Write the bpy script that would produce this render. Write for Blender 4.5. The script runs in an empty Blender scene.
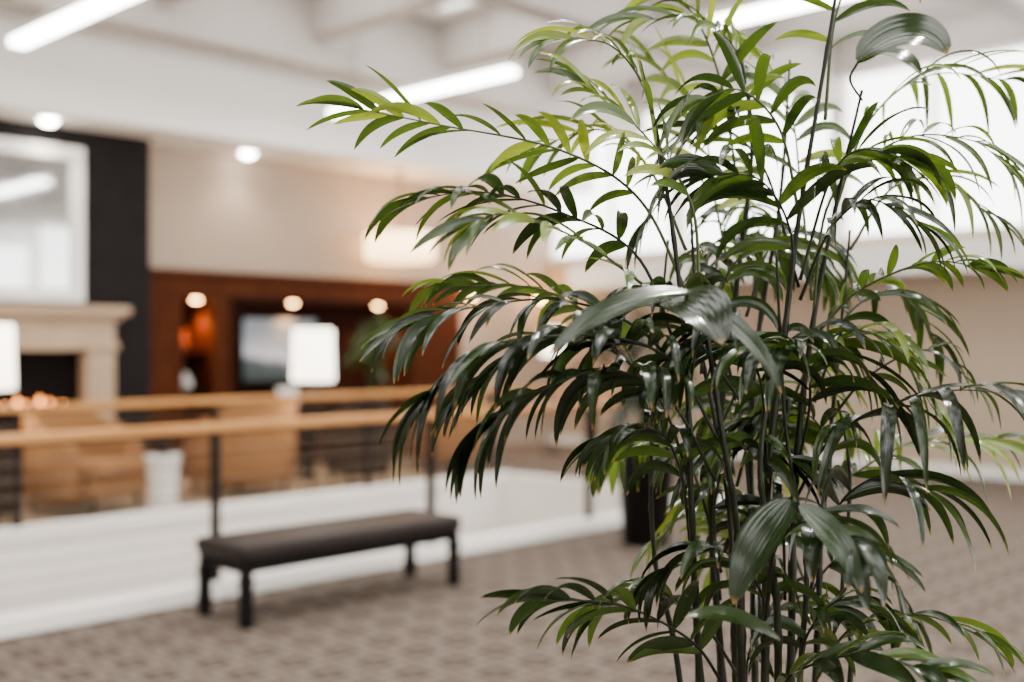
import bpy, bmesh, math, random
from mathutils import Vector, Matrix, noise
random.seed(7)
F=1130.0; H=1.555
FW=Vector((.7169,.6972,0)); RT=Vector((.6972,-.7169,0))
def W(u,v,d):
    return FW*d+RT*((u-512)/F*d)+Vector((0,0,H-(v-345)/F*d))
def AB(u,B):
    k=(u-512)/F; d=B/(.6972-k*.7169); return d*(.7169+k*.6972)
sc=bpy.context.scene; col=sc.collection

# ---------------- materials
def mat(name,color,rough=.6,metal=0,spec=.35,emis=None,estr=0,bump=0,bscale=50,var=0,vscale=5):
    m=bpy.data.materials.new(name); m.use_nodes=True; nt=m.node_tree; b=nt.nodes['Principled BSDF']
    b.inputs['Base Color'].default_value=(*color,1); b.inputs['Roughness'].default_value=rough
    b.inputs['Metallic'].default_value=metal; b.inputs['Specular IOR Level'].default_value=spec
    if emis: b.inputs['Emission Color'].default_value=(*emis,1); b.inputs['Emission Strength'].default_value=estr
    tc=nt.nodes.new('ShaderNodeTexCoord')
    n=nt.nodes.new('ShaderNodeTexNoise'); nt.links.new(tc.outputs['Object'],n.inputs['Vector'])
    n.inputs['Scale'].default_value=vscale; n.inputs['Detail'].default_value=4
    r=nt.nodes.new('ShaderNodeMix'); r.data_type='RGBA'
    v=var if var else .04
    r.inputs[6].default_value=(*[c*(1-v) for c in color],1); r.inputs[7].default_value=(*[min(1,c*(1+v)) for c in color],1)
    nt.links.new(n.outputs['Fac'],r.inputs[0]); nt.links.new(r.outputs[2],b.inputs['Base Color'])
    if bump:
        n2=nt.nodes.new('ShaderNodeTexNoise'); n2.inputs['Scale'].default_value=bscale; nt.links.new(tc.outputs['Object'],n2.inputs['Vector'])
        bp=nt.nodes.new('ShaderNodeBump'); bp.inputs['Strength'].default_value=bump; bp.inputs['Distance'].default_value=.01
        nt.links.new(n2.outputs['Fac'],bp.inputs['Height']); nt.links.new(bp.outputs['Normal'],b.inputs['Normal'])
    return m
def wood(name,c1,c2,rough=.35,axis=(1,12,12),spec=.3):
    m=mat(name,c1,rough,spec=spec); nt=m.node_tree; b=nt.nodes['Principled BSDF']
    tc=nt.nodes.new('ShaderNodeTexCoord'); mp=nt.nodes.new('ShaderNodeMapping'); mp.inputs['Scale'].default_value=axis
    n=nt.nodes.new('ShaderNodeTexNoise'); n.inputs['Scale'].default_value=3; n.inputs['Detail'].default_value=6
    r=nt.nodes.new('ShaderNodeValToRGB'); r.color_ramp.elements[0].position=.35; r.color_ramp.elements[1].position=.65
    r.color_ramp.elements[0].color=(*c1,1); r.color_ramp.elements[1].color=(*c2,1)
    nt.links.new(tc.outputs['Object'],mp.inputs[0]); nt.links.new(mp.outputs[0],n.inputs['Vector']); nt.links.new(n.outputs['Fac'],r.inputs[0])
    nt.links.new(r.outputs[0],b.inputs['Base Color']); return m
def carpet():
    m=mat('carpet_pattern',(.3,.25,.2),.95,spec=.05,bump=.5,bscale=220); nt=m.node_tree; b=nt.nodes['Principled BSDF']; L=nt.links.new
    tc=nt.nodes.new('ShaderNodeTexCoord'); sp=nt.nodes.new('ShaderNodeSeparateXYZ'); L(tc.outputs['Object'],sp.inputs[0])
    def M(op,a,b2=None):
        n=nt.nodes.new('ShaderNodeMath'); n.operation=op
        for i,x in enumerate([a,b2]):
            if x is None: continue
            if isinstance(x,(int,float)): n.inputs[i].default_value=x
            else: L(x,n.inputs[i])
        return n.outputs[0]
    def tri(o,off,p): return M('ABSOLUTE',M('SUBTRACT',M('FRACT',M('ADD',M('MULTIPLY',o,1/p),off)),.5))
    x,y=sp.outputs[0],sp.outputs[1]; p=.28
    ax,ay=tri(x,0,p),tri(y,0,p)
    mxm=M('MAXIMUM',ax,ay)
    motif=M('LESS_THAN',mxm,.29)
    core=M('LESS_THAN',mxm,.12)
    line=M('GREATER_THAN',mxm,.43)
    fac=M('MINIMUM',M('ADD',M('SUBTRACT',M('MULTIPLY',motif,.9),M('MULTIPLY',core,.6)),M('MULTIPLY',line,.6)),1.0)
    nz=nt.nodes.new('ShaderNodeTexNoise'); nz.inputs['Scale'].default_value=45; L(tc.outputs['Object'],nz.inputs['Vector'])
    fac2=M('ADD',M('MULTIPLY',fac,.8),M('MULTIPLY',nz.outputs['Fac'],.35))
    r=nt.nodes.new('ShaderNodeValToRGB'); r.color_ramp.elements[0].color=(.20,.16,.128,1); r.color_ramp.elements[1].color=(.042,.029,.023,1)
    L(fac2,r.inputs[0]); L(r.outputs[0],b.inputs['Base Color']); return m
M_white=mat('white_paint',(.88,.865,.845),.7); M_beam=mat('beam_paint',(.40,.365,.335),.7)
M_beige=mat('beige_plaster',(.37,.29,.225),.85,spec=.1); M_tan=mat('tan_plaster',(.44,.35,.265),.85,spec=.1)
M_fascia=mat('fascia_paint',(.90,.865,.81),.6)
M_carpet=carpet(); M_carpet2=mat('plain_carpet',(.27,.19,.12),.95,spec=.05,var=.15,vscale=3,bump=.3,bscale=200)
M_stone=mat('travertine',(.40,.285,.185),.6,var=.12,vscale=4); M_char=mat('charcoal_slate',(.010,.008,.008),.8,spec=.12,var=.35,vscale=6,bump=.3,bscale=8)
M_black=mat('soot_black',(.004,.003,.003),.9,spec=.08); M_metal=mat('dark_bronze_metal',(.006,.004,.004),.5,spec=.15)
M_cable=mat('steel_cable',(.22,.16,.11),.5,metal=.2)
M_oak=wood('oak_handrail',(.44,.19,.05),(.58,.28,.09),.45,(1,12,12),.2)
M_mah=wood('mahogany_panel',(.036,.0085,.0025),(.070,.019,.0055),.6,(10,10,1),.05)
M_mahd=wood('dark_mahogany',(.014,.0035,.0015),(.026,.007,.003),.6,(10,10,1),.05)
M_leather=mat('brown_leather',(.012,.007,.0055),.5,spec=.2,bump=.3,bscale=120); M_esp=mat('espresso_wood',(.003,.002,.002),.6,spec=.1)
M_chair=mat('tan_upholstery',(.24,.112,.042),.85,spec=.1,var=.1,bump=.2,bscale=90); M_chaird=mat('dark_upholstery',(.018,.010,.008),.85,spec=.1)
M_tube=mat('light_diffuser',(.9,.9,.9),.5,emis=(1,.98,.95),estr=26); M_shade=mat('lamp_shade_linen',(.9,.86,.78),.8,emis=(1,.88,.72),estr=7)
M_shade2=mat('pendant_shade_linen',(.8,.7,.55),.8,emis=(1,.60,.28),estr=8)
M_glow=mat('warm_bulb',(1,.8,.5),.5,emis=(1,.50,.18),estr=60); M_glow2=mat('downlight_lens',(1,1,1),.5,emis=(1,.95,.85),estr=60)
M_flame=mat('flame',(1,.4,.1),.5,emis=(1,.3,.06),estr=14)
M_mirror=mat('mirror_silver',(.52,.53,.53),.05,metal=1); M_frame=mat('white_lacquer',(.88,.87,.85),.4)
M_pot=mat('black_ceramic',(.003,.0025,.0025),.45,spec=.12); M_soil=mat('potting_soil',(.03,.02,.012),.95,bump=1,bscale=40)
M_tablew=mat('white_stone_table',(.7,.67,.62),.4); M_red=mat('amber_glass',(.25,.05,.01),.15)

# ---------------- mesh builder
class MB:
    def __init__(s): s.bm=bmesh.new(); s.mats=[]; 
    def mi(s,m):
        if m not in s.mats: s.mats.append(m)
        return s.mats.index(m)
    def box(s,x0,x1,y0,y1,z0,z1,m,bev=0,rot=None):
        r=bmesh.ops.create_cube(s.bm,size=1); vs=r['verts']; i=s.mi(m)
        bmesh.ops.scale(s.bm,verts=vs,vec=(x1-x0,y1-y0,z1-z0)); bmesh.ops.translate(s.bm,verts=vs,vec=((x0+x1)/2,(y0+y1)/2,(z0+z1)/2))
        fs=set(f for v in vs for f in v.link_faces)
        for f in fs: f.material_index=i
        if bev:
            es=set(e for f in fs for e in f.edges)
            g=bmesh.ops.bevel(s.bm,geom=list(es),offset=bev,segments=3,affect='EDGES',profile=.5)
            for f in g['faces']: f.material_index=i; f.smooth=True
        return s
    def lathe(s,prof,c,m,seg=32,smooth=True,sq=None):
        i=s.mi(m); rings=[]
        for r,z in prof:
            rings.append([s.bm.verts.new((c[0]+r*math.cos(2*math.pi*k/seg),c[1]+r*math.sin(2*math.pi*k/seg),c[2]+z)) for k in range(seg)])
        for a,b in zip(rings,rings[1:]):
            for k in range(seg):
                f=s.bm.faces.new((a[k],a[(k+1)%seg],b[(k+1)%seg],b[k])); f.material_index=i; f.smooth=smooth
        if prof[0][0]>1e-4:
            f=s.bm.faces.new(rings[0][::-1]); f.material_index=i
        if prof[-1][0]>1e-4:
            f=s.bm.faces.new(rings[-1]); f.material_index=i
        return s
    def ring(s,prof,c,m,seg=32):
        i=s.mi(m); rings=[]
        for r,z in prof:
            rings.append([s.bm.verts.new((c[0]+r*math.cos(2*math.pi*k/seg),c[1]+r*math.sin(2*math.pi*k/seg),c[2]+z)) for k in range(seg)])
        n=len(rings)
        for j in range(n):
            a,b=rings[j],rings[(j+1)%n]
            for k in range(seg):
                f=s.bm.faces.new((a[k],a[(k+1)%seg],b[(k+1)%seg],b[k])); f.material_index=i; f.smooth=True
        return s
    def tube(s,pts,rad,m,seg=8):
        i=s.mi(m); rings=[]; n=len(pts); prev=None
        for j,p in enumerate(pts):
            t=(pts[min(j+1,n-1)]-pts[max(j-1,0)]).normalized()
            ref=prev if prev is not None else (Vector((1,0,0)) if abs(t.x)<.9 else Vector((0,1,0)))
            a=(ref-t*ref.dot(t)).normalized(); prev=a; b=t.cross(a)
            r=rad[j] if isinstance(rad,(list,tuple)) else rad
            rings.append([s.bm.verts.new(p+a*(r*math.cos(2*math.pi*k/seg))+b*(r*math.sin(2*math.pi*k/seg))) for k in range(seg)])
        for a,b in zip(rings,rings[1:]):
            for k in range(seg):
                f=s.bm.faces.new((a[k],a[(k+1)%seg],b[(k+1)%seg],b[k])); f.material_index=i; f.smooth=True
        for rr in (rings[0][::-1],rings[-1]):
            f=s.bm.faces.new(rr); f.material_index=i
        return s
    def obj(s,name,loc=(0,0,0),rz=0,parent=None):
        bmesh.ops.recalc_face_normals(s.bm,faces=s.bm.faces[:])
        me=bpy.data.meshes.new(name); s.bm.to_mesh(me); s.bm.free()
        for m in s.mats: me.materials.append(m)
        o=bpy.data.objects.new(name,me); o.location=loc; o.rotation_euler=(0,0,rz); col.objects.link(o)
        if parent: o.parent=parent
        return o
def empty(name,loc):
    e=bpy.data.objects.new(name,None); e.location=loc; col.objects.link(e); return e
def box(name,x0,x1,y0,y1,z0,z1,m):
    return MB().box(x0,x1,y0,y1,z0,z1,m).obj(name)
def light(name,kind,loc,energy,color=(1,1,1),size=.1,rot=(0,0,0),sy=None,spot=None,parent=None):
    l=bpy.data.lights.new(name,kind); l.energy=energy; l.color=color
    if kind=='AREA':
        l.size=size
        if sy: l.shape='RECTANGLE'; l.size_y=sy
    else: l.shadow_soft_size=size
    if spot: l.spot_size=spot; l.spot_blend=.8
    o=bpy.data.objects.new(name,l); o.location=loc; o.rotation_euler=rot; col.objects.link(o)
    if parent: o.parent=parent
    return o

# ---------------- room shell
X0,X1=-6,13.4; CB=6.1; CF=9.1; VE=9.2; WB=12.2
m=MB(); m.box(X0,X1,-8,CB+.1,-.3,0,M_carpet); m.box(VE,X1,CB+.1,WB+.7,-.3,0,M_carpet); m.obj('floor')
box('floor_lounge',X0,VE,CF,WB+.7,-.3,0,M_carpet2)
box('floor_lower',X0,VE,CB+.1,CF,-3.4,-3.2,M_carpet2)
m=MB(); m.box(X0,VE,CB+.08,CB+.12,-3.2,0,M_fascia); m.box(X0,VE+.0,CF-.02,CF+.02,-3.2,0,M_fascia); m.box(VE-.04,VE,CB+.12,CF-.02,-3.2,0,M_fascia); m.obj('wall_stairwell')
m=MB(); m.box(X0,VE+.1,CB,CB+.14,0,.1,M_fascia,.01); m.box(X0,VE+.1,CF-.06,CF+.1,0,.1,M_fascia,.01); m.box(VE-.02,VE+.1,CB+.14,CF-.06,0,.1,M_fascia,.01); m.obj('trim_1')

UA0=6.36; UA1=11.4; ZT=2.46
m=MB(); m.box(X0,UA0,WB,WB+.7,0,3.9,M_beige); m.box(UA0,UA1,WB,WB+.7,ZT,3.9,M_beige); m.box(UA1,X1,WB,WB+.7,0,3.9,M_beige)
m.box(X0,X1,WB+.7,WB+.8,0,5.6,M_beige); m.obj('wall_back')
m=MB(); m.box(X0,X1,11.25,WB+.7,3.9,4.0,M_white); m.box(X0,X1,11.25,11.35,4.0,5.5,M_white); m.obj('ceiling_soffit')
m=MB(); m.box(X1,X1+.2,-8,WB+.8,0,2.9,M_tan); m.box(X1,X1+.2,-8,WB+.8,5.3,5.6,M_white)
for y in [-8+2.53*i for i in range(9)]: m.box(X1,X1+.2,y-.1,y+.1,2.9,5.3,M_white)
m.obj('wall_right')
m=MB(); m.box(12.75,X1,-8,11.24,2.4,2.75,M_white); m.obj('ceiling_bulkhead')
m=MB()
for i in range(8):
    y0=-8+2.53*i+.1; y1=y0+2.33
    m.box(X1+.06,X1+.12,y0,y1,2.9,2.96,M_frame); m.box(X1+.06,X1+.12,y0,y1,5.24,5.3,M_frame); m.box(X1+.06,X1+.12,(y0+y1)/2-.03,(y0+y1)/2+.03,2.96,5.24,M_frame)
m.obj('window_1')
box('baseboard_right',X1-.02,X1,-8,WB,0,.12,M_white)
box('wall_left',X0-.2,X0,-8,WB+.8,-3.4,5.6,M_tan)
BY=[-5.6,-2.4,.8,4.0,7.2,10.4]; CX=[-3.9+1.9*i for i in range(-1,10)]
m=MB()
for b in BY: m.box(X0,X1,b-.55,b+.55,5.5,5.6,M_white)
m.box(X0,X1,10.95,WB+.8,5.5,5.6,M_white); m.box(X0,X1,-8,-6.15,5.5,5.6,M_white)
for c in CX:
    for b0,b1 in zip(BY,BY[1:]): m.box(c-.4,c+.4,b0+.55,b1-.55,5.5,5.6,M_white)
m.obj('ceiling')
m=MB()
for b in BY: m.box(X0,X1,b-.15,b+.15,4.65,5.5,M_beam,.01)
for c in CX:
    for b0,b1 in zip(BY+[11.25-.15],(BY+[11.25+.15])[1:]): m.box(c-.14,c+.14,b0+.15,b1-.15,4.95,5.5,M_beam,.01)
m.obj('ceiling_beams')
m=MB(); m.box(X0,X1,-8.2,-8,0,.5,M_white); m.box(X0,X1,-8.2,-8,4.3,5.6,M_white)
for i in range(9): 
    x=X0+i*(X1-X0)/8; m.box(x-.12,x+.12,-8.2,-8,.5,4.3,M_white)
m.obj('wall_front')

# ---------------- railings
CR=.003
def rail(name,y,xs,ends=True):
    m=MB(); x0,x1=xs[0],xs[-1]
    m.box(x0-.05,x1+.05,y-.045,y+.045,1.02,1.075,M_oak,.015)
    m.box(x0,x1,y-.015,y+.015,1.005,1.02,M_metal)
    for x in xs: m.box(x-.022,x+.022,y-.03,y+.03,.1,1.005,M_metal,.004)
    for k in range(9):
        z=.18+k*.092; m.tube([Vector((x0,y,z)),Vector((x1,y,z))],CR,M_cable,6)
    return m
ps=[3.72+1.775*i for i in range(-5,4)]
m=rail('r',CB+.07,ps)
xe=ps[-1]; m.box(xe-.045,xe+.045,CB+.1,CF,1.02,1.075,M_oak,.015)
for yy in (7.6,CF): m.box(xe-.022,xe+.022,yy-.03,yy+.03,.1,1.02,M_metal)
for k in range(9): m.tube([Vector((xe,CB+.1,.18+k*.092)),Vector((xe,CF,.18+k*.092))],CR,M_cable,6)
m.obj('guard_railing')
rail('r',CF+.02,ps).obj('guard_railing')

# ---------------- fireplace
FC=4.7; FB=11.9
m=MB(); m.box(FC-1.64,FC+1.64,FB,WB,1.5,3.9,M_char)
m.box(FC-1.64,FC-.8,FB,WB,0,1.5,M_char); m.box(FC+.8,FC+1.64,FB,WB,0,1.5,M_char)
m.box(FC-.8,FC+.8,FB+.02,WB,.1,1.5,M_black)
for k in range(8):
    m.box(FC-1.645,FC+1.645,FB-.004,FB,.48*k+.47,.48*k+.475,M_black)
m.obj('wall_chimney')
m=MB()
m.box(FC-1.25,FC+1.25,FB-.32,FB-.01,1.88,1.97,M_stone,.015); m.box(FC-1.18,FC+1.18,FB-.25,FB-.01,1.82,1.88,M_stone,.015)
m.box(FC-1.12,FC+1.12,FB-.2,FB-.01,1.5,1.82,M_stone,.01)
for s in (-1,1):
    a,b=(FC+.8,FC+1.12) if s>0 else (FC-1.12,FC-.8)
    m.box(a,b,FB-.2,FB-.01,.1,1.5,M_stone,.01); m.box(a-.03,b+.03,FB-.24,FB-.01,1.5,1.58,M_stone,.01); m.box(a-.03,b+.03,FB-.24,FB-.01,.1,.3,M_stone,.01)
    m.box(a+.06,b-.06,FB-.215,FB-.2,.38,1.4,M_stone,.006)
m.box(FC-1.3,FC+1.3,FB-.55,FB-.01,0,.1,M_stone,.01)
m.box(FC-.8,FC+.8,FB-.03,FB-.015,.1,1.5,M_black)
for k in range(11):
    x=FC-.55+k*.11+random.uniform(-.03,.03); h=random.uniform(.07,.15)
    m.lathe([(.0,0),(.03,.02),(.025,h*.5),(.0,h)],(x,FB-.1,.88),M_flame,8)
m.box(FC-.6,FC+.6,FB-.16,FB-.04,.80,.86,M_black,.01); m.box(FC-.55,FC-.5,FB-.12,FB-.08,.1,.80,M_black); m.box(FC+.5,FC+.55,FB-.12,FB-.08,.1,.80,M_black)
m.obj('fireplace')
m=MB(); a,b=FC-.83,FC+.83; z0,z1=2.02,3.68; y0,y1=FB-.09,FB-.015; w=.14
m.box(a,b,y0,y1,z0,z0+w,M_frame,.012); m.box(a,b,y0,y1,z1-w,z1,M_frame,.012); m.box(a,a+w,y0,y1,z0+w,z1-w,M_frame,.012); m.box(b-w,b,y0,y1,z0+w,z1-w,M_frame,.012)
m.box(a+w,b-w,y1-.03,y1-.01,z0+w,z1-w,M_mirror); m.obj('framed_mirror')

# ---------------- wood media wall
R0=AB(233,WB); N0,N1=AB(180,WB),AB(212,WB)
R1=AB(405,WB)
m=MB(); f=WB-.06
m.box(UA0,UA1,f,WB+.68,ZT-.34,ZT-.005,M_mah); m.box(UA0,N0,f,WB+.68,0,ZT-.34,M_mah); m.box(N1,R0,f,WB+.68,0,ZT-.34,M_mah)
m.box(R1,UA1,f,WB+.68,0,ZT-.34,M_mah)
m.box(N0,N1,f,WB+.68,0,.7,M_mah); m.box(R0,R1,f,WB+.68,0,.55,M_mah)
m.box(UA0,UA1,WB+.6,WB+.69,0,ZT-.01,M_mahd)
m.box(UA0-.0,UA1,f-.05,f,ZT-.09,ZT-.005,M_mah,.01)
m.box(R0-.07,R0,f-.03,f,.5,ZT-.3,M_mahd); m.box(R1,R1+.07,f-.03,f,.5,ZT-.3,M_mahd); m.box(R0-.07,R1+.07,f-.03,f,ZT-.36,ZT-.30,M_mahd)
m.box(R0,R1,f-.03,WB+.3,.5,.56,M_mahd)
m.box(N0,N1,WB+.1,WB+.6,1.0,1.02,M_mahd); m.box(N0,N1,WB+.1,WB+.6,1.45,1.47,M_mahd)
m.obj('media_wall_cabinet')
def canlight(loc,mm,name='recessed_downlight',r=.07):
    MB().ring([(r,-.01),(r+.02,-.01),(r+.02,.0),(r,0)],(0,0,0),M_frame).lathe([(0,-.05*r/.07),(r*.7,-.035*r/.07),(r,-.006),(r,-.002)],(0,0,0),mm,24).obj(name,loc)
zc=ZT-.34
for u,e in ((196,90),(293,45),(378,45)):
    x=AB(u,WB+.12); canlight((x,WB+.12,zc-.001),M_glow,'cabinet_spotlight',.058)
    light('cabinet_lamp','SPOT',(x,WB+.2,zc-.12),e,(1,.45,.16),.05,(0,0,0),spot=2.4)
for u in (470,540):
    x=AB(u,f-.12)
    m=MB(); m.box(-.05,.05,.09,.115,-.06,.06,M_metal,.005); m.tube([Vector((0,.1,0)),Vector((0,0,0))],.012,M_metal); m.lathe([(.0,-.06),(.05,-.05),(.065,0),(.05,.05),(0,.06)],(0,0,0),M_glow,20)
    m.obj('wall_sconce',(x,f-.12,ZT-.16))
    light('sconce_lamp','POINT',(x,f-.25,ZT-.16),14,(1,.5,.2),.06)
tx0,tx1=AB(240,WB+.3),AB(317,WB+.3)
m=MB(); m.box(tx0,tx1,WB+.28,WB+.33,1.05,1.93,M_black,.01)
scr=bpy.data.materials.new('tv_picture'); scr.use_nodes=True; nt=scr.node_tree; b=nt.nodes['Principled BSDF']; b.inputs['Roughness'].default_value=.2
tc=nt.nodes.new('ShaderNodeTexCoord'); sp=nt.nodes.new('ShaderNodeSeparateXYZ'); nz=nt.nodes.new('ShaderNodeTexNoise'); nz.inputs['Scale'].default_value=2.5
ad=nt.nodes.new('ShaderNodeMath'); ad.operation='MULTIPLY_ADD'; ad.inputs[1].default_value=.35
rp=nt.nodes.new('ShaderNodeValToRGB'); nt.links.new(tc.outputs['Object'],nz.inputs['Vector']); nt.links.new(tc.outputs['Object'],sp.inputs[0])
mr=nt.nodes.new('ShaderNodeMapRange'); mr.inputs[1].default_value=1.05; mr.inputs[2].default_value=1.93
nt.links.new(sp.outputs[2],mr.inputs[0]); nt.links.new(nz.outputs['Fac'],ad.inputs[0]); nt.links.new(mr.outputs[0],ad.inputs[2]); nt.links.new(ad.outputs[0],rp.inputs[0])
e=rp.color_ramp.elements; e[0].position=.35; e[0].color=(.03,.04,.04,1); e[1].position=.95; e[1].color=(.16,.18,.2,1)
for p,c in ((.5,(.05,.06,.07,1)),(.6,(.40,.42,.45,1)),(.75,(.25,.27,.29,1))):
    q=e.new(p); q.color=c
nt.links.new(rp.outputs[0],b.inputs['Base Color']); nt.links.new(rp.outputs[0],b.inputs['Emission Color']); b.inputs['Emission Strength'].default_value=1.0
m.box(tx0+.04,tx1-.04,WB+.274,WB+.28,1.1,1.89,scr); m.box((tx0+tx1)/2-.05,(tx0+tx1)/2+.05,WB+.3,WB+.36,.58,1.06,M_black); m.box((tx0+tx1)/2-.3,(tx0+tx1)/2+.3,WB+.15,WB+.42,.56,.58,M_black)
m.obj('television')
xn=(N0+N1)/2
MB().lathe([(.03,0),(.06,.04),(.065,.1),(.03,.19),(.02,.24),(.03,.27)],(0,0,0),M_red,24).obj('glass_vase',(xn,WB+.3,1.471))
MB().lathe([(.06,0),(.08,.03),(.08,.10),(.03,.16),(.03,.2)],(0,0,0),M_tablew,24).obj('ceramic_jar',(xn,WB+.25,1.021))

# ---------------- soffit downlights
for x,y in ((5.05,11.62),(7.62,11.9)):
    canlight((x,y,3.899),M_glow2,r=.09)
    light('downlight_beam','SPOT',(x,y,3.75),40,(1,.85,.65),.1,spot=2.2)

# ---------------- linear lights
def linear(x,y0,y1,z=4.2):
    m=MB(); w=.075
    m.box(x-w,x+w,y0,y1,z,z+.09,M_tube,.02); m.box(x-w-.006,x+w+.006,y0-.01,y1+.01,z+.06,z+.13,M_frame,.01)
    for y in (y0+.4,y1-.4): m.tube([Vector((x,y,z+.12)),Vector((x,y,5.5))],.006,M_cable,6)
    m.obj('linear_pendant_light')
linear(.3,7.6,10.1); linear(4.13,7.5,10.15); linear(7.93,7.7,10.6)
for x in (.3,4.13,7.93): linear(x,2.6,5.35)
linear(.3,-2.3,.45); linear(4.13,-2.3,.45)  # unseen pair overhead, added so the palm leaves catch highlights

# ---------------- drum pendant
xp=AB(400,11.7)
m=MB(); m.ring([(.455,-.19),(.465,-.19),(.465,.19),(.455,.19)],(0,0,0),M_shade2,40); m.lathe([(.45,-.18),(.45,-.175)],(0,0,0),M_shade2,40)
m.ring([(.466,-.195),(.472,-.195),(.472,-.175),(.466,-.175)],(0,0,0),M_metal,40); m.ring([(.466,.175),(.472,.175),(.472,.195),(.466,.195)],(0,0,0),M_metal,40)
zp=2.88; zz=3.9-zp; m.tube([Vector((0,0,-.1)),Vector((0,0,zz))],.012,M_metal); m.lathe([(.07,zz-.03),(.07,zz)],(0,0,0),M_metal); m.obj('drum_pendant_lamp',(xp,11.7,zp))

# ---------------- floor lamps
def flamp(x,y,zc=1.46,r=.245,h=.6,e=60):
    m=MB(); m.lathe([(.15,0),(.16,.01),(.15,.03),(.02,.045)],(0,0,0),M_metal); m.tube([Vector((0,0,.03)),Vector((0,0,zc))],.014,M_metal,10)
    m.lathe([(.0,-.06),(.03,-.03),(.035,.01),(.02,.05),(0,.06)],(0,0,zc),M_glow2,12)
    m.ring([(r,-h/2),(r-.006,-h/2),(r*.93-.006,h/2),(r*.93,h/2)],(0,0,zc),M_shade,40)
    for k in range(3):
        a=k*2.094; m.tube([Vector((0,0,zc+h/2-.03)),Vector((r*.92*math.cos(a),r*.92*math.sin(a),zc+h/2-.03))],.004,M_metal,6)
    m.tube([Vector((0,0,zc)),Vector((0,0,zc+h/2-.02))],.006,M_metal,6)
    o=m.obj('floor_lamp',(x,y,0)); light('floor_lamp_bulb','POINT',(0,0,zc+.1),e,(1,.78,.5),.06,parent=o)
flamp(AB(313,9.75),9.75,1.45,.22,.54); flamp(AB(-12,10.3),10.3,1.45,.225,.57); flamp(AB(552,10.9),10.9,1.6,.16,.4)

# ---------------- armchairs
def chair(x,y,rz,fab,sc_=1.0,Hh=.92):
    m=MB(); i=m.mi(fab); n=28; ro,ri=.52,.38; secs=[]
    for k in range(n+1):
        a=math.radians(-125+250*k/n); dx,dy=math.sin(a),math.cos(a)
        t=abs(a)/math.radians(125); h=Hh-(Hh-.62)*max(0,(t-.25)/.75)**1.3
        P=[]
        for r,z in ((ro-.03,.14),(ro,.2),(ro+.01,h-.06),(ro-.03,h-.01),((ro+ri)/2,h),(ri+.03,h-.01),(ri,h-.06),(ri,.3)):
            P.append(m.bm.verts.new((r*dx*1.02,r*dy,z)))
        secs.append(P)
    for a,b in zip(secs,secs[1:]):
        for j in range(len(a)):
            f=m.bm.faces.new((a[j],a[(j+1)%len(a)],b[(j+1)%len(a)],b[j])); f.material_index=i; f.smooth=True
    m.bm.faces.new(secs[0]).material_index=i; m.bm.faces.new(secs[-1][::-1]).material_index=i
    m.box(-.36,.36,-.42,.34,.16,.34,fab,.04); m.box(-.37,.37,-.46,.33,.34,.48,fab,.05)
    for sx in (-.3,.3):
        for sy in (-.34,.3): m.lathe([(.018,0),(.03,.17)],(sx,sy,0),M_esp,10)
    o=m.obj('club_armchair',(x,y,0),rz); o.scale=(sc_,sc_,1); return o
chair(AB(84,10.3),10.3,math.radians(25),M_chair,1.06,.98); chair(AB(241,10.4),10.4,math.radians(190),M_chair,1.08,1.0)
chair(AB(357,10.0),9.98,math.radians(170),M_chaird,.7,.98); chair(AB(-22,9.9),9.85,math.radians(180),M_chaird,.62,.9)
chair(AB(450,10.4),10.4,math.radians(185),M_chair,.9,.9)
def stable(x,y,h=.55,r=.22,mm=None):
    mm=mm or M_tablew
    MB().lathe([(.16,0),(.17,.02),(.06,.06),(.045,h*.5),(.06,h-.08),(r-.02,h-.04),(r,h-.02),(r,h),(0,h)],(0,0,0),mm,32).obj('side_table',(x,y,0))
stable(AB(306,10.9),10.9,mm=M_esp)
MB().lathe([(.0,0),(.14,0),(.15,.02),(.12,.25),(.15,.50),(.16,.52),(.16,.55),(0,.55)],(0,0,0),M_tablew,32).obj('side_table',(AB(163,9.45),9.45,0))
MB().lathe([(.05,0),(.06,.02),(.08,.12),(.07,.13),(.0,.12)],(0,0,0),M_esp,20).obj('ceramic_bowl',(AB(163,9.45),9.45,.551))
m=MB(); m.box(-.6,.6,-.2,.2,.7,.75,M_esp,.01)
for sx in (-.55,.55):
    for sy in (-.16,.16): m.box(sx-.025,sx+.025,sy-.025,sy+.025,0,.7,M_esp)
m.box(-.55,.55,-.16,.16,.15,.18,M_esp); xc=AB(285,11.75); m.obj('console_table',(xc,11.75,0))
m=MB(); m.box(-.14,.14,-.015,.015,0,.28,M_frame,.005); m.box(-.05,.05,0,.1,0,.02,M_frame); m.obj('tabletop_sign',(xc,11.7,.751))

# ---------------- bench
m=MB(); L_=1.64; D_=.52
m.box(0,L_,0,D_,.36,.455,M_leather,.03); m.box(.02,L_-.02,.02,D_-.02,.3,.37,M_esp,.005)
for x in (.045,L_-.045):
    for y in (.045,D_-.045):
        m.box(x-.03,x+.03,y-.03,y+.03,.0,.31,M_esp,.004); m.box(x-.037,x+.037,y-.037,y+.037,.07,.10,M_esp,.006); m.box(x-.037,x+.037,y-.037,y+.037,.24,.27,M_esp,.006)
m.obj('upholstered_bench',(3.38,5.32,0))

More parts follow.
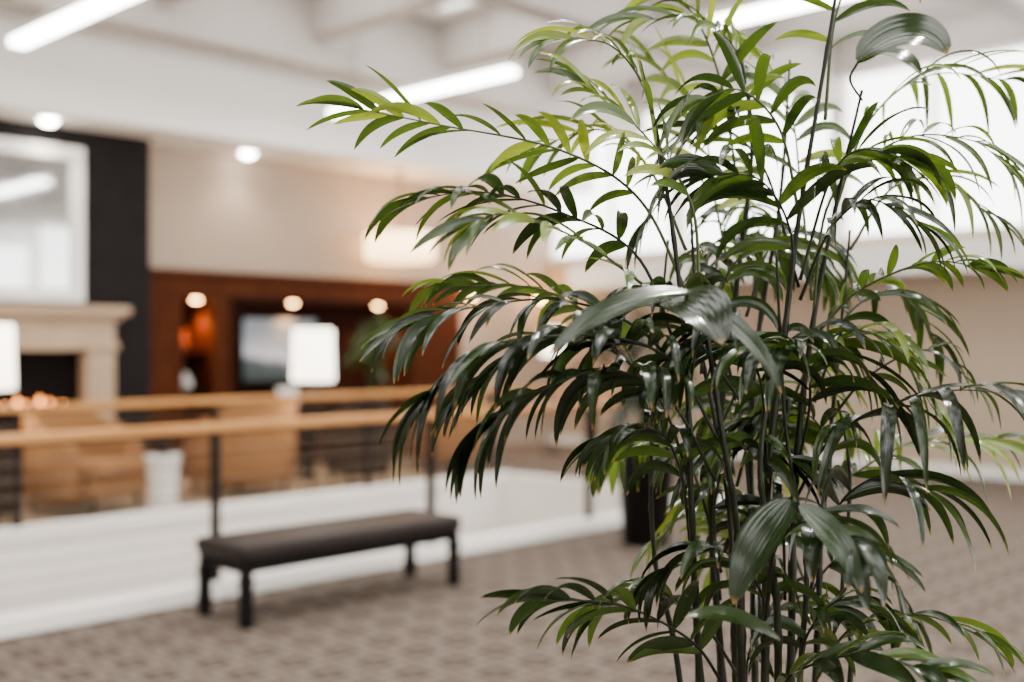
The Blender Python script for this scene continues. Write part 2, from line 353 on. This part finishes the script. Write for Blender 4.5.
# ================= palms
leafmat=bpy.data.materials.new('palm_leaf'); leafmat.use_nodes=True; nt=leafmat.node_tree; Lk=nt.links.new
b=nt.nodes['Principled BSDF']; out=nt.nodes['Material Output']
at=nt.nodes.new('ShaderNodeAttribute'); at.attribute_name='leafdata'; sp=nt.nodes.new('ShaderNodeSeparateColor'); Lk(at.outputs['Color'],sp.inputs[0])
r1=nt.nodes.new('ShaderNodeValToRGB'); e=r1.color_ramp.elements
e[0].color=(.0045,.009,.003,1); e[1].color=(.22,.27,.04,1); q=e.new(.36); q.color=(.014,.030,.007,1); q=e.new(.68); q.color=(.058,.100,.016,1)  # bright end paints lit leaves, dark end shaded ones, besides natural leaf variation
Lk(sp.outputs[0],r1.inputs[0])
mm=nt.nodes.new('ShaderNodeMath'); mm.operation='MULTIPLY'; mm.inputs[1].default_value=55; Lk(sp.outputs[2],mm.inputs[0])
sn=nt.nodes.new('ShaderNodeMath'); sn.operation='SINE'; Lk(mm.outputs[0],sn.inputs[0])
bp=nt.nodes.new('ShaderNodeBump'); bp.inputs['Strength'].default_value=.12; bp.inputs['Distance'].default_value=.002; Lk(sn.outputs[0],bp.inputs['Height'])
tp=nt.nodes.new('ShaderNodeMapRange'); tp.inputs[1].default_value=.93; tp.inputs[2].default_value=1.0; Lk(sp.outputs[1],tp.inputs[0])
mx=nt.nodes.new('ShaderNodeMix'); mx.data_type='RGBA'; Lk(tp.outputs[0],mx.inputs[0]); Lk(r1.outputs[0],mx.inputs[6]); mx.inputs[7].default_value=(.22,.13,.04,1)
Lk(mx.outputs[2],b.inputs['Base Color']); b.inputs['Roughness'].default_value=.17; b.inputs['Specular IOR Level'].default_value=.48; Lk(bp.outputs[0],b.inputs['Normal'])
tr=nt.nodes.new('ShaderNodeBsdfTranslucent'); 
hs=nt.nodes.new('ShaderNodeMix'); hs.data_type='RGBA'; hs.blend_type='MULTIPLY'; hs.inputs[0].default_value=1; Lk(mx.outputs[2],hs.inputs[6]); hs.inputs[7].default_value=(2.3,2.2,.8,1)
Lk(hs.outputs[2],tr.inputs[0]); ms=nt.nodes.new('ShaderNodeMixShader'); ms.inputs[0].default_value=.27; Lk(b.outputs[0],ms.inputs[1]); Lk(tr.outputs[0],ms.inputs[2]); Lk(ms.outputs[0],out.inputs[0])
M_stem=mat('palm_stem',(.009,.012,.004),.5,spec=.25,var=.6,vscale=20); M_rach=mat('palm_rachis',(.040,.058,.012),.45,spec=.3,var=.3,vscale=20)

def catmull(P,n):
    P=[P[0]*2-P[1]]+P+[P[-1]*2-P[-2]]; out=[]; segs=len(P)-3
    for i in range(n+1):
        s=i/n*segs; k=min(int(s),segs-1); t=s-k; a,b_,c,d=P[k:k+4]
        out.append(.5*((2*b_)+(c-a)*t+(2*a-5*b_+4*c-d)*t*t+(3*b_-a-3*c+d)*t**3))
    return out
class Leaves:
    def __init__(s): s.v=[]; s.f=[]; s.c=[]
    def leaf(s,p,d,nrm,L,Wd,droop,tone,twist=0,fold=.35,seg=12,shape=.8,curl=0):
        d=d.normalized(); w=d.cross(nrm).normalized(); w=(Matrix.Rotation(twist,3,d)@w).normalized()
        base=len(s.v); p=p.copy(); ds=L/seg
        for k in range(seg+1):
            t=k/seg; n=w.cross(d).normalized()
            ww=Wd*.5*(math.sin(math.pi*min(1,(t*.96+.02))**shape))**.75 if k<seg else .0005
            if k==0: ww=Wd*.10
            lift=ww*fold
            for j,(a,l) in enumerate(((-1,1),(-.5,.4),(0,0),(.5,.4),(1,1))):
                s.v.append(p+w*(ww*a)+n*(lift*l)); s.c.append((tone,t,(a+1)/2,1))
            if k<seg:
                p=p+d*ds; d=(d+Vector((0,0,-1))*(droop/seg)*(0.4+t*1.5)+w*(curl/seg)).normalized()
                w=(w-d*w.dot(d)).normalized()
        for k in range(seg):
            for j in range(4):
                a=base+k*5+j; s.f.append((a,a+1,a+6,a+5))
    def frond(s,mb,P,n=11,L=.17,Wd=.02,ang=(62,20),roll=0,droop=.8,s0=.3,tone=.4,rad=.003,fold=.4,lift=.1,tip=True,lprof=.55,skip=.05):
        Wd*=1.1; droop*=1.1
        N=40; C=catmull(P,N)
        mb.tube(C,[rad*(1-.75*i/N) for i in range(N+1)],M_rach if tone>.45 else M_stem,6)
        def leafat(q,side,extra=0):
            if random.random()<skip: return
            i=min(N-1,max(1,int(q*N))); T=(C[i+1]-C[i-1]).normalized(); S=T.cross(Vector((0,0,1)))
            if S.length<.1: S=RT.copy()
            S.normalize(); Nn=S.cross(T).normalized(); R=Matrix.Rotation(roll,3,T); S=R@S; Nn=R@Nn
            rel=(q-s0)/(1-s0); a=math.radians(ang[0]+(ang[1]-ang[0])*rel+random.uniform(-11,11))
            dr=T*math.cos(a)+S*(side*math.sin(a))+Nn*(lift+random.uniform(-.16,.16))
            ll=L*(lprof+(1-lprof)*math.sin(math.pi*(.2+.65*rel)))*random.uniform(.82,1.15)
            nr=(Nn-dr*Nn.dot(dr)/dr.length_squared).normalized()
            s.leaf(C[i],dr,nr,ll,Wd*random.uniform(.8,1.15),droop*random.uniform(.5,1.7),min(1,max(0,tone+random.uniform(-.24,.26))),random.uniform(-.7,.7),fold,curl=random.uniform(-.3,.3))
        for k in range(n):
            q=s0+(1-s0)*(k+.3)/n
            leafat(min(.98,q),1); leafat(min(.98,q+.35*(1-s0)/n),-1)
        if tip: leafat(.99,.3); leafat(.99,-.3)
    def obj(s,name,parent=None):
        me=bpy.data.meshes.new(name); me.from_pydata([tuple(v) for v in s.v],[],s.f)
        at=me.color_attributes.new('leafdata','FLOAT_COLOR','POINT')
        for i,c in enumerate(s.c): at.data[i].color=c
        me.polygons.foreach_set('use_smooth',[True]*len(me.polygons)); me.materials.append(leafmat); me.update()
        o=bpy.data.objects.new(name,me); col.objects.link(o)
        if parent: o.parent=parent
        return o
pc=W(755,345,1.85); pc.z=0
palm=empty('potted_palm',(0,0,0))
m=MB(); m.lathe([(.0,0),(.17,0),(.185,.02),(.22,.40),(.235,.42),(.235,.45),(.215,.45),(.205,.40),(.0,.40)],(pc.x,pc.y,0),M_pot,48); m.obj('pot',parent=palm)
m=MB(); m.lathe([(.206,.37),(.206,.405),(.1,.42),(.0,.425)],(pc.x,pc.y,0),M_soil,32); m.obj('soil',parent=palm)
st=MB(); LV=Leaves()
def cane(pts,r0=.009,r1=.004):
    pts=[W(*p) for p in pts]; q=pts[0].copy()
    b0=pc+(Vector((q.x,q.y,0))-pc)*.55; b0.z=.41
    C=catmull([b0]+pts,60); n=len(C)
    rr=[(r0+(r1-r0)*i/n)*(1.3 if i%6==0 else 1) for i in range(n)]
    st.tube(C,rr,M_stem,8)
cane([(700,682,1.78),(692,520,1.75),(684,330,1.75),(662,160,1.75),(640,60,1.75)],.007,.002)
cane([(722,682,1.9),(712,500,1.92),(735,300,1.95),(752,150,1.95),(742,60,1.95)],.008,.002)
cane([(765,682,1.8),(768,480,1.8),(785,330,1.8),(800,210,1.8),(832,20,1.8),(838,-40,1.8)],.008,.002)
cane([(790,682,1.85),(795,480,1.85),(812,330,1.85),(835,210,1.85),(862,90,1.8)],.008,.002)
cane([(742,682,1.72),(738,540,1.72),(720,420,1.70),(700,290,1.7)],.008,.003)
cane([(815,682,1.9),(822,520,1.92),(838,360,1.95),(850,230,1.95)],.007,.002)
cane([(680,682,1.85),(655,560,1.87),(652,420,1.88),(668,240,1.9)],.006,.002)
cane([(755,682,1.95),(752,400,2.0),(780,200,2.02),(790,60,2.02)],.008,.002)
cane([(778,682,1.7),(772,560,1.68),(760,470,1.66),(770,380,1.66)],.007,.003)
cane([(850,682,1.88),(842,600,1.9),(850,480,1.9),(838,400,1.9)],.006,.002)
cane([(735,682,1.85),(728,500,1.86),(700,340,1.86),(690,200,1.86)],.006,.002)
cane([(800,682,1.78),(806,560,1.78),(786,430,1.8),(776,250,1.82)],.006,.002)
def fr(pts,**k): LV.frond(st,[W(*p) for p in pts],**k)
# upper left long fronds
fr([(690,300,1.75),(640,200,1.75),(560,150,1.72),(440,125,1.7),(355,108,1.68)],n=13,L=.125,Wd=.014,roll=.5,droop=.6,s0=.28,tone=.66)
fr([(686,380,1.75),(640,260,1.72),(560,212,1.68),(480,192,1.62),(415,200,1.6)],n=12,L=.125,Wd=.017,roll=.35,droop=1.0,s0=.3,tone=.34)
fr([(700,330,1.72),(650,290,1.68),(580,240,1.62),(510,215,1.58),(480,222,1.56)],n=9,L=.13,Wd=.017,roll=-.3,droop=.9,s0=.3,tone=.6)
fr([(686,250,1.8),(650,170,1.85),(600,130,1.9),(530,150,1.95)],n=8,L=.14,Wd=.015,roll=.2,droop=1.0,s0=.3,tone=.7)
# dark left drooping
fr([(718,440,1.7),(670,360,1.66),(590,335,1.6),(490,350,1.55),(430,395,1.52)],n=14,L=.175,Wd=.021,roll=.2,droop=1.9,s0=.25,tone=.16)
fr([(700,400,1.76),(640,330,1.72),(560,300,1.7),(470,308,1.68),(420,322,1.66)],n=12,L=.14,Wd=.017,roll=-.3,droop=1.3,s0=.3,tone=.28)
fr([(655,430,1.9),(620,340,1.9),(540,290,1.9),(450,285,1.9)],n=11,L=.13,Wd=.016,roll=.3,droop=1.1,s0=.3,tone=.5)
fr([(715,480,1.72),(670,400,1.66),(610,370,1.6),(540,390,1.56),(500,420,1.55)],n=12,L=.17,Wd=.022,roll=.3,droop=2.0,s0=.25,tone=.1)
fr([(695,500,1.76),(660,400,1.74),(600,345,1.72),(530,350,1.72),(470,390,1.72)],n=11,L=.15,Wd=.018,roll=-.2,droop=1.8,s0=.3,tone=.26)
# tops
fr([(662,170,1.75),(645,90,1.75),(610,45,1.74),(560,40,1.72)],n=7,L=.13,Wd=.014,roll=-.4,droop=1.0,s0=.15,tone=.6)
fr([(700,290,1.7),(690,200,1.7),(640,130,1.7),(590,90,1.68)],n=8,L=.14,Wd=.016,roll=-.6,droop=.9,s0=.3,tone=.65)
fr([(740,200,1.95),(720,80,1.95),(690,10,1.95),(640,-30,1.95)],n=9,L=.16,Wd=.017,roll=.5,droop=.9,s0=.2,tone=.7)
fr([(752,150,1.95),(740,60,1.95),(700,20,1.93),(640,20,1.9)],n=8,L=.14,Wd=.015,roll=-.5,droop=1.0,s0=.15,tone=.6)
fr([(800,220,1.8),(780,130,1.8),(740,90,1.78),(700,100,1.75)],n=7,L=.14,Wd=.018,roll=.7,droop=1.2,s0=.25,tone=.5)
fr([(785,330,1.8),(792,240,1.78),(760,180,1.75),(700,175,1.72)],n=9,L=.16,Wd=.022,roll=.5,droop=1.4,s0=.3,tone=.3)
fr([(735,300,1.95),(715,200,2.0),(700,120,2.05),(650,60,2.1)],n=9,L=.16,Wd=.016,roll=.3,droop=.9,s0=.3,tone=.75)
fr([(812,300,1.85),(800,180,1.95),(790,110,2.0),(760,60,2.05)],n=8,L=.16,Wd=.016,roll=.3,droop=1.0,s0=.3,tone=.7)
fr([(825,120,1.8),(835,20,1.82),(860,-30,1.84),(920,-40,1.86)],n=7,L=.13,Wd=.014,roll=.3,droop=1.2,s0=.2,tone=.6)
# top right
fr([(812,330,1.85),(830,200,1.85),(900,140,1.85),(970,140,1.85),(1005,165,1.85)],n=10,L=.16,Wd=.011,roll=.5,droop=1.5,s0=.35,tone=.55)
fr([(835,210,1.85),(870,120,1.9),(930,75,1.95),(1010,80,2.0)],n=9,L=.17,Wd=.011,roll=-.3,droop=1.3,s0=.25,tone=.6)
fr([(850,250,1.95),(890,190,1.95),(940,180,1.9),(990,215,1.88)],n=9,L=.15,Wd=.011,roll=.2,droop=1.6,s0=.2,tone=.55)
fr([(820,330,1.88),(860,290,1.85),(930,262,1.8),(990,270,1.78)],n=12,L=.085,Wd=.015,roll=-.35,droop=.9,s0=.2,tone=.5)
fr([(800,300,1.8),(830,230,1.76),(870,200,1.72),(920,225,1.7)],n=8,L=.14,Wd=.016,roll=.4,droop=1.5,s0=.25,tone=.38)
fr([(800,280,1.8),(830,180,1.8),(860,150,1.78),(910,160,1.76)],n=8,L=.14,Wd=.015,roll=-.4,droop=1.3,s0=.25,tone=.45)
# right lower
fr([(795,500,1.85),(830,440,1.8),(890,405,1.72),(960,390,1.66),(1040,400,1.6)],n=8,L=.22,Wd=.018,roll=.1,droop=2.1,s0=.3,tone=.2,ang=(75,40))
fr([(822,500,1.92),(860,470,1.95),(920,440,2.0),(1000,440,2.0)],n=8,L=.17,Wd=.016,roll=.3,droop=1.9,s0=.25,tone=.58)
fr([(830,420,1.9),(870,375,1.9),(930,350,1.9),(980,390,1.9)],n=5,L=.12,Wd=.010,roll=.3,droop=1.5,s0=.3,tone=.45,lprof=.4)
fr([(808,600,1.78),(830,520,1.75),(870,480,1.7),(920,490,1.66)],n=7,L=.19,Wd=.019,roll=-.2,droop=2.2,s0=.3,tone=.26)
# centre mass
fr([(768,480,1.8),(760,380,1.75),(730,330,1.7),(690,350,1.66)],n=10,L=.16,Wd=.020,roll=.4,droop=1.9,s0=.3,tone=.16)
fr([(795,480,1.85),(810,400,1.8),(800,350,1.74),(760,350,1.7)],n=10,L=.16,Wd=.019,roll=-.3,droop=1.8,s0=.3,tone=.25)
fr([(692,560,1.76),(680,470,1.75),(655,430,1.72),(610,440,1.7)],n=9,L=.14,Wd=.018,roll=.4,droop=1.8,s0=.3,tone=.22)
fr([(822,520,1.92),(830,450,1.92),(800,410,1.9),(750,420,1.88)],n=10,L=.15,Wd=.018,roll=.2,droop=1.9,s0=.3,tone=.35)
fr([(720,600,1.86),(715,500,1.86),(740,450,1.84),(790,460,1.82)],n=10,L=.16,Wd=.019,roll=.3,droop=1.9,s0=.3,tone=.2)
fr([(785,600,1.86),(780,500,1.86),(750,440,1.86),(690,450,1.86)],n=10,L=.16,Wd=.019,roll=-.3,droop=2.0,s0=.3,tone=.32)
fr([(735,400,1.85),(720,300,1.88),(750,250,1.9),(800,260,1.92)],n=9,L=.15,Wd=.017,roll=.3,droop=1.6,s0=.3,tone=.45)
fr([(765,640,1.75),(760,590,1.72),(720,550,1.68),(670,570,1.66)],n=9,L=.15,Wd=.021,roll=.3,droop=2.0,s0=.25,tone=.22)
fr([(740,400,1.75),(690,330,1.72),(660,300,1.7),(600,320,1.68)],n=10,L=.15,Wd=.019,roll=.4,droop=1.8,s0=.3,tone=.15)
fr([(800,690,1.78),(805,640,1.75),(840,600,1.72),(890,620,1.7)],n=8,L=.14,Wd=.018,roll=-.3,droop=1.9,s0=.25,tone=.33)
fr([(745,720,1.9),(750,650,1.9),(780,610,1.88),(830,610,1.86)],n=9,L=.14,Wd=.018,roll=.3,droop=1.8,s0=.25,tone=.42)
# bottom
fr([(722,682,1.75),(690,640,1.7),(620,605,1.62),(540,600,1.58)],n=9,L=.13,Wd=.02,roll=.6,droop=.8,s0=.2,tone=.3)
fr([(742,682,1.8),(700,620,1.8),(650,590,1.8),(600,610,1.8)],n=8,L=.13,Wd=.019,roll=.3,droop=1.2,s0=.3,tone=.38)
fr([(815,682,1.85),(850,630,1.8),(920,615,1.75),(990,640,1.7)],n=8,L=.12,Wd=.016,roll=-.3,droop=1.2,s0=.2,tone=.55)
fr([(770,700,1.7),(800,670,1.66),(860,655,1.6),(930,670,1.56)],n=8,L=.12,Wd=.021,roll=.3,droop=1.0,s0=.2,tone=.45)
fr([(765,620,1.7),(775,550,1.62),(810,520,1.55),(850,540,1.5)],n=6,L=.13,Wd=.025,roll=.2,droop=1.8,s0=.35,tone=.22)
# broad leaves
def hero(p,q,Wd,tone,droop,L=None,tw=0,face=.5):
    a=W(*p); b_=W(*q); d=b_-a; LL=L or d.length*1.05
    n=Vector((0,0,1))-FW*face; n=(n-d*n.dot(d)/d.length_squared).normalized(); LV.leaf(a,d+Vector((0,0,droop*.3*d.length)),n,LL,Wd,droop,tone,tw,.25,16,.75)
hero((690,292,1.5),(552,345,1.4),.046,.2,.7,face=.6); hero((672,300,1.5),(735,350,1.38),.08,.08,1.3,L=.13,face=1.2)
hero((700,300,1.5),(780,390,1.45),.034,.2,1.0)
hero((858,62,1.55),(935,40,1.5),.085,.3,2.0,L=.135,face=1.0); hero((858,62,1.55),(915,70,1.5),.045,.45,1.6,L=.10,tw=-.3,face=1.2)
st.tube(catmull([W(862,100,1.8),W(850,80,1.7),W(858,62,1.55)],8),.002,M_stem,6)
st.tube(catmull([W(770,380,1.66),W(740,320,1.58),W(690,292,1.5)],8),.003,M_stem,6)
hero((790,500,1.5),(735,600,1.45),.06,.2,.9,face=.6,tw=.25); hero((800,505,1.5),(860,590,1.45),.042,.33,1.1,face=.7); hero((780,640,1.55),(690,610,1.5),.04,.4,.7)
st.tube(catmull([W(768,600,1.7),W(775,540,1.6),W(795,500,1.5)],8),.003,M_stem,6)
# crown filler on the far side and flanks
for i in range(15):
    z=.98+.72*i/15; a0=random.uniform(-.25,math.pi+.25); ln=random.uniform(.22,.34)
    dirv=RT*math.cos(a0)+FW*math.sin(a0)
    c=W(random.uniform(700,825),345,random.uniform(1.85,2.0)); c.z=z
    up=random.uniform(.14,.26)
    P=[c,c+dirv*ln*.25+Vector((0,0,up*.8)),c+dirv*ln*.65+Vector((0,0,up)),c+dirv*ln+Vector((0,0,up*random.uniform(.2,.7)))]
    LV.frond(st,P,n=9,L=random.uniform(.12,.15),Wd=random.uniform(.014,.019),roll=random.uniform(-.5,.5),droop=random.uniform(1.0,2.0),s0=.3,tone=random.choice((.2,.3,.45,.6)))
st.obj('stems',parent=palm); LV.obj('leaves',parent=palm)

def potplant(name,x,y,ph,pr,n,ln,zs,sd,pm=None,Lf=.2,tn=(.1,.5)):
    random.seed(sd); e=empty(name,(0,0,0)); m=MB()
    m.lathe([(.0,0),(pr*.7,0),(pr*.75,.02),(pr,ph-.04),(pr*1.04,ph-.03),(pr*1.04,ph),(pr*.95,ph),(pr*.9,ph-.05),(0,ph-.05)],(x,y,0),pm or M_pot,36); m.obj('pot',parent=e)
    s=MB(); l=Leaves()
    for i in range(n):
        a=i*2.4; c=Vector((x+random.uniform(-.06,.06),y+random.uniform(-.06,.06),ph-.06)); zt=random.uniform(*zs); dv=Vector((math.cos(a),math.sin(a),0)); q=ln*random.uniform(.7,1.1)
        l.frond(s,[c,c+dv*q*.12+Vector((0,0,(zt-ph)*.6)),c+dv*q*.5+Vector((0,0,zt-ph)),c+dv*q+Vector((0,0,zt-ph-.15))],n=9,L=Lf,Wd=.032,droop=1.1,s0=.4,tone=random.uniform(*tn),rad=.008)
    s.obj('stems',parent=e); l.obj('leaves',parent=e)
potplant('planter_palm',7.05,5.4,.9,.24,20,.45,(1.1,1.9),3,tn=(0,.35))
potplant('corner_palm',AB(372,10.75),10.75,.6,.2,20,.32,(1.25,1.9),5,Lf=.15,tn=(.3,.55))

# ---------------- world, lights, camera
m=MB(); m.lathe([(.0,.0),(.05,.0),(.055,.14),(.03,.17),(0,.17)],(0,0,0),M_frame,20); m.lathe([(0,-.004),(.045,-.002)],(0,0,0),M_glow2,20); m.tube([Vector((0,0,.16)),Vector((0,0,.5))],.01,M_frame); m.obj('added_palm_spot',(2.6,.8,4.15))  # spot fixture added out of view, housing for the palm highlight lamp
light('added_palm_spot_lamp','SPOT',(2.6,.8,4.12),700,(1,.95,.86),.07,(math.radians(12),math.radians(20),0),spot=1.1)  # added light to put highlights on the palm leaves
w=bpy.data.worlds.new('daylight'); sc.world=w; w.use_nodes=True; bg=w.node_tree.nodes['Background']; bg.inputs[0].default_value=(1,.98,.955,1); bg.inputs[1].default_value=8.6
cam=bpy.data.cameras.new('camera'); cam.sensor_width=36; cam.lens=F/1024*36; cam.shift_y=4/1024
co=bpy.data.objects.new('camera',cam); col.objects.link(co); co.location=(0,0,H)
co.rotation_euler=(math.radians(90),0,-math.atan2(FW.x,FW.y)); cam.clip_start=.05
cam.dof.use_dof=True; cam.dof.focus_distance=1.72; cam.dof.aperture_fstop=1.6
sc.camera=co
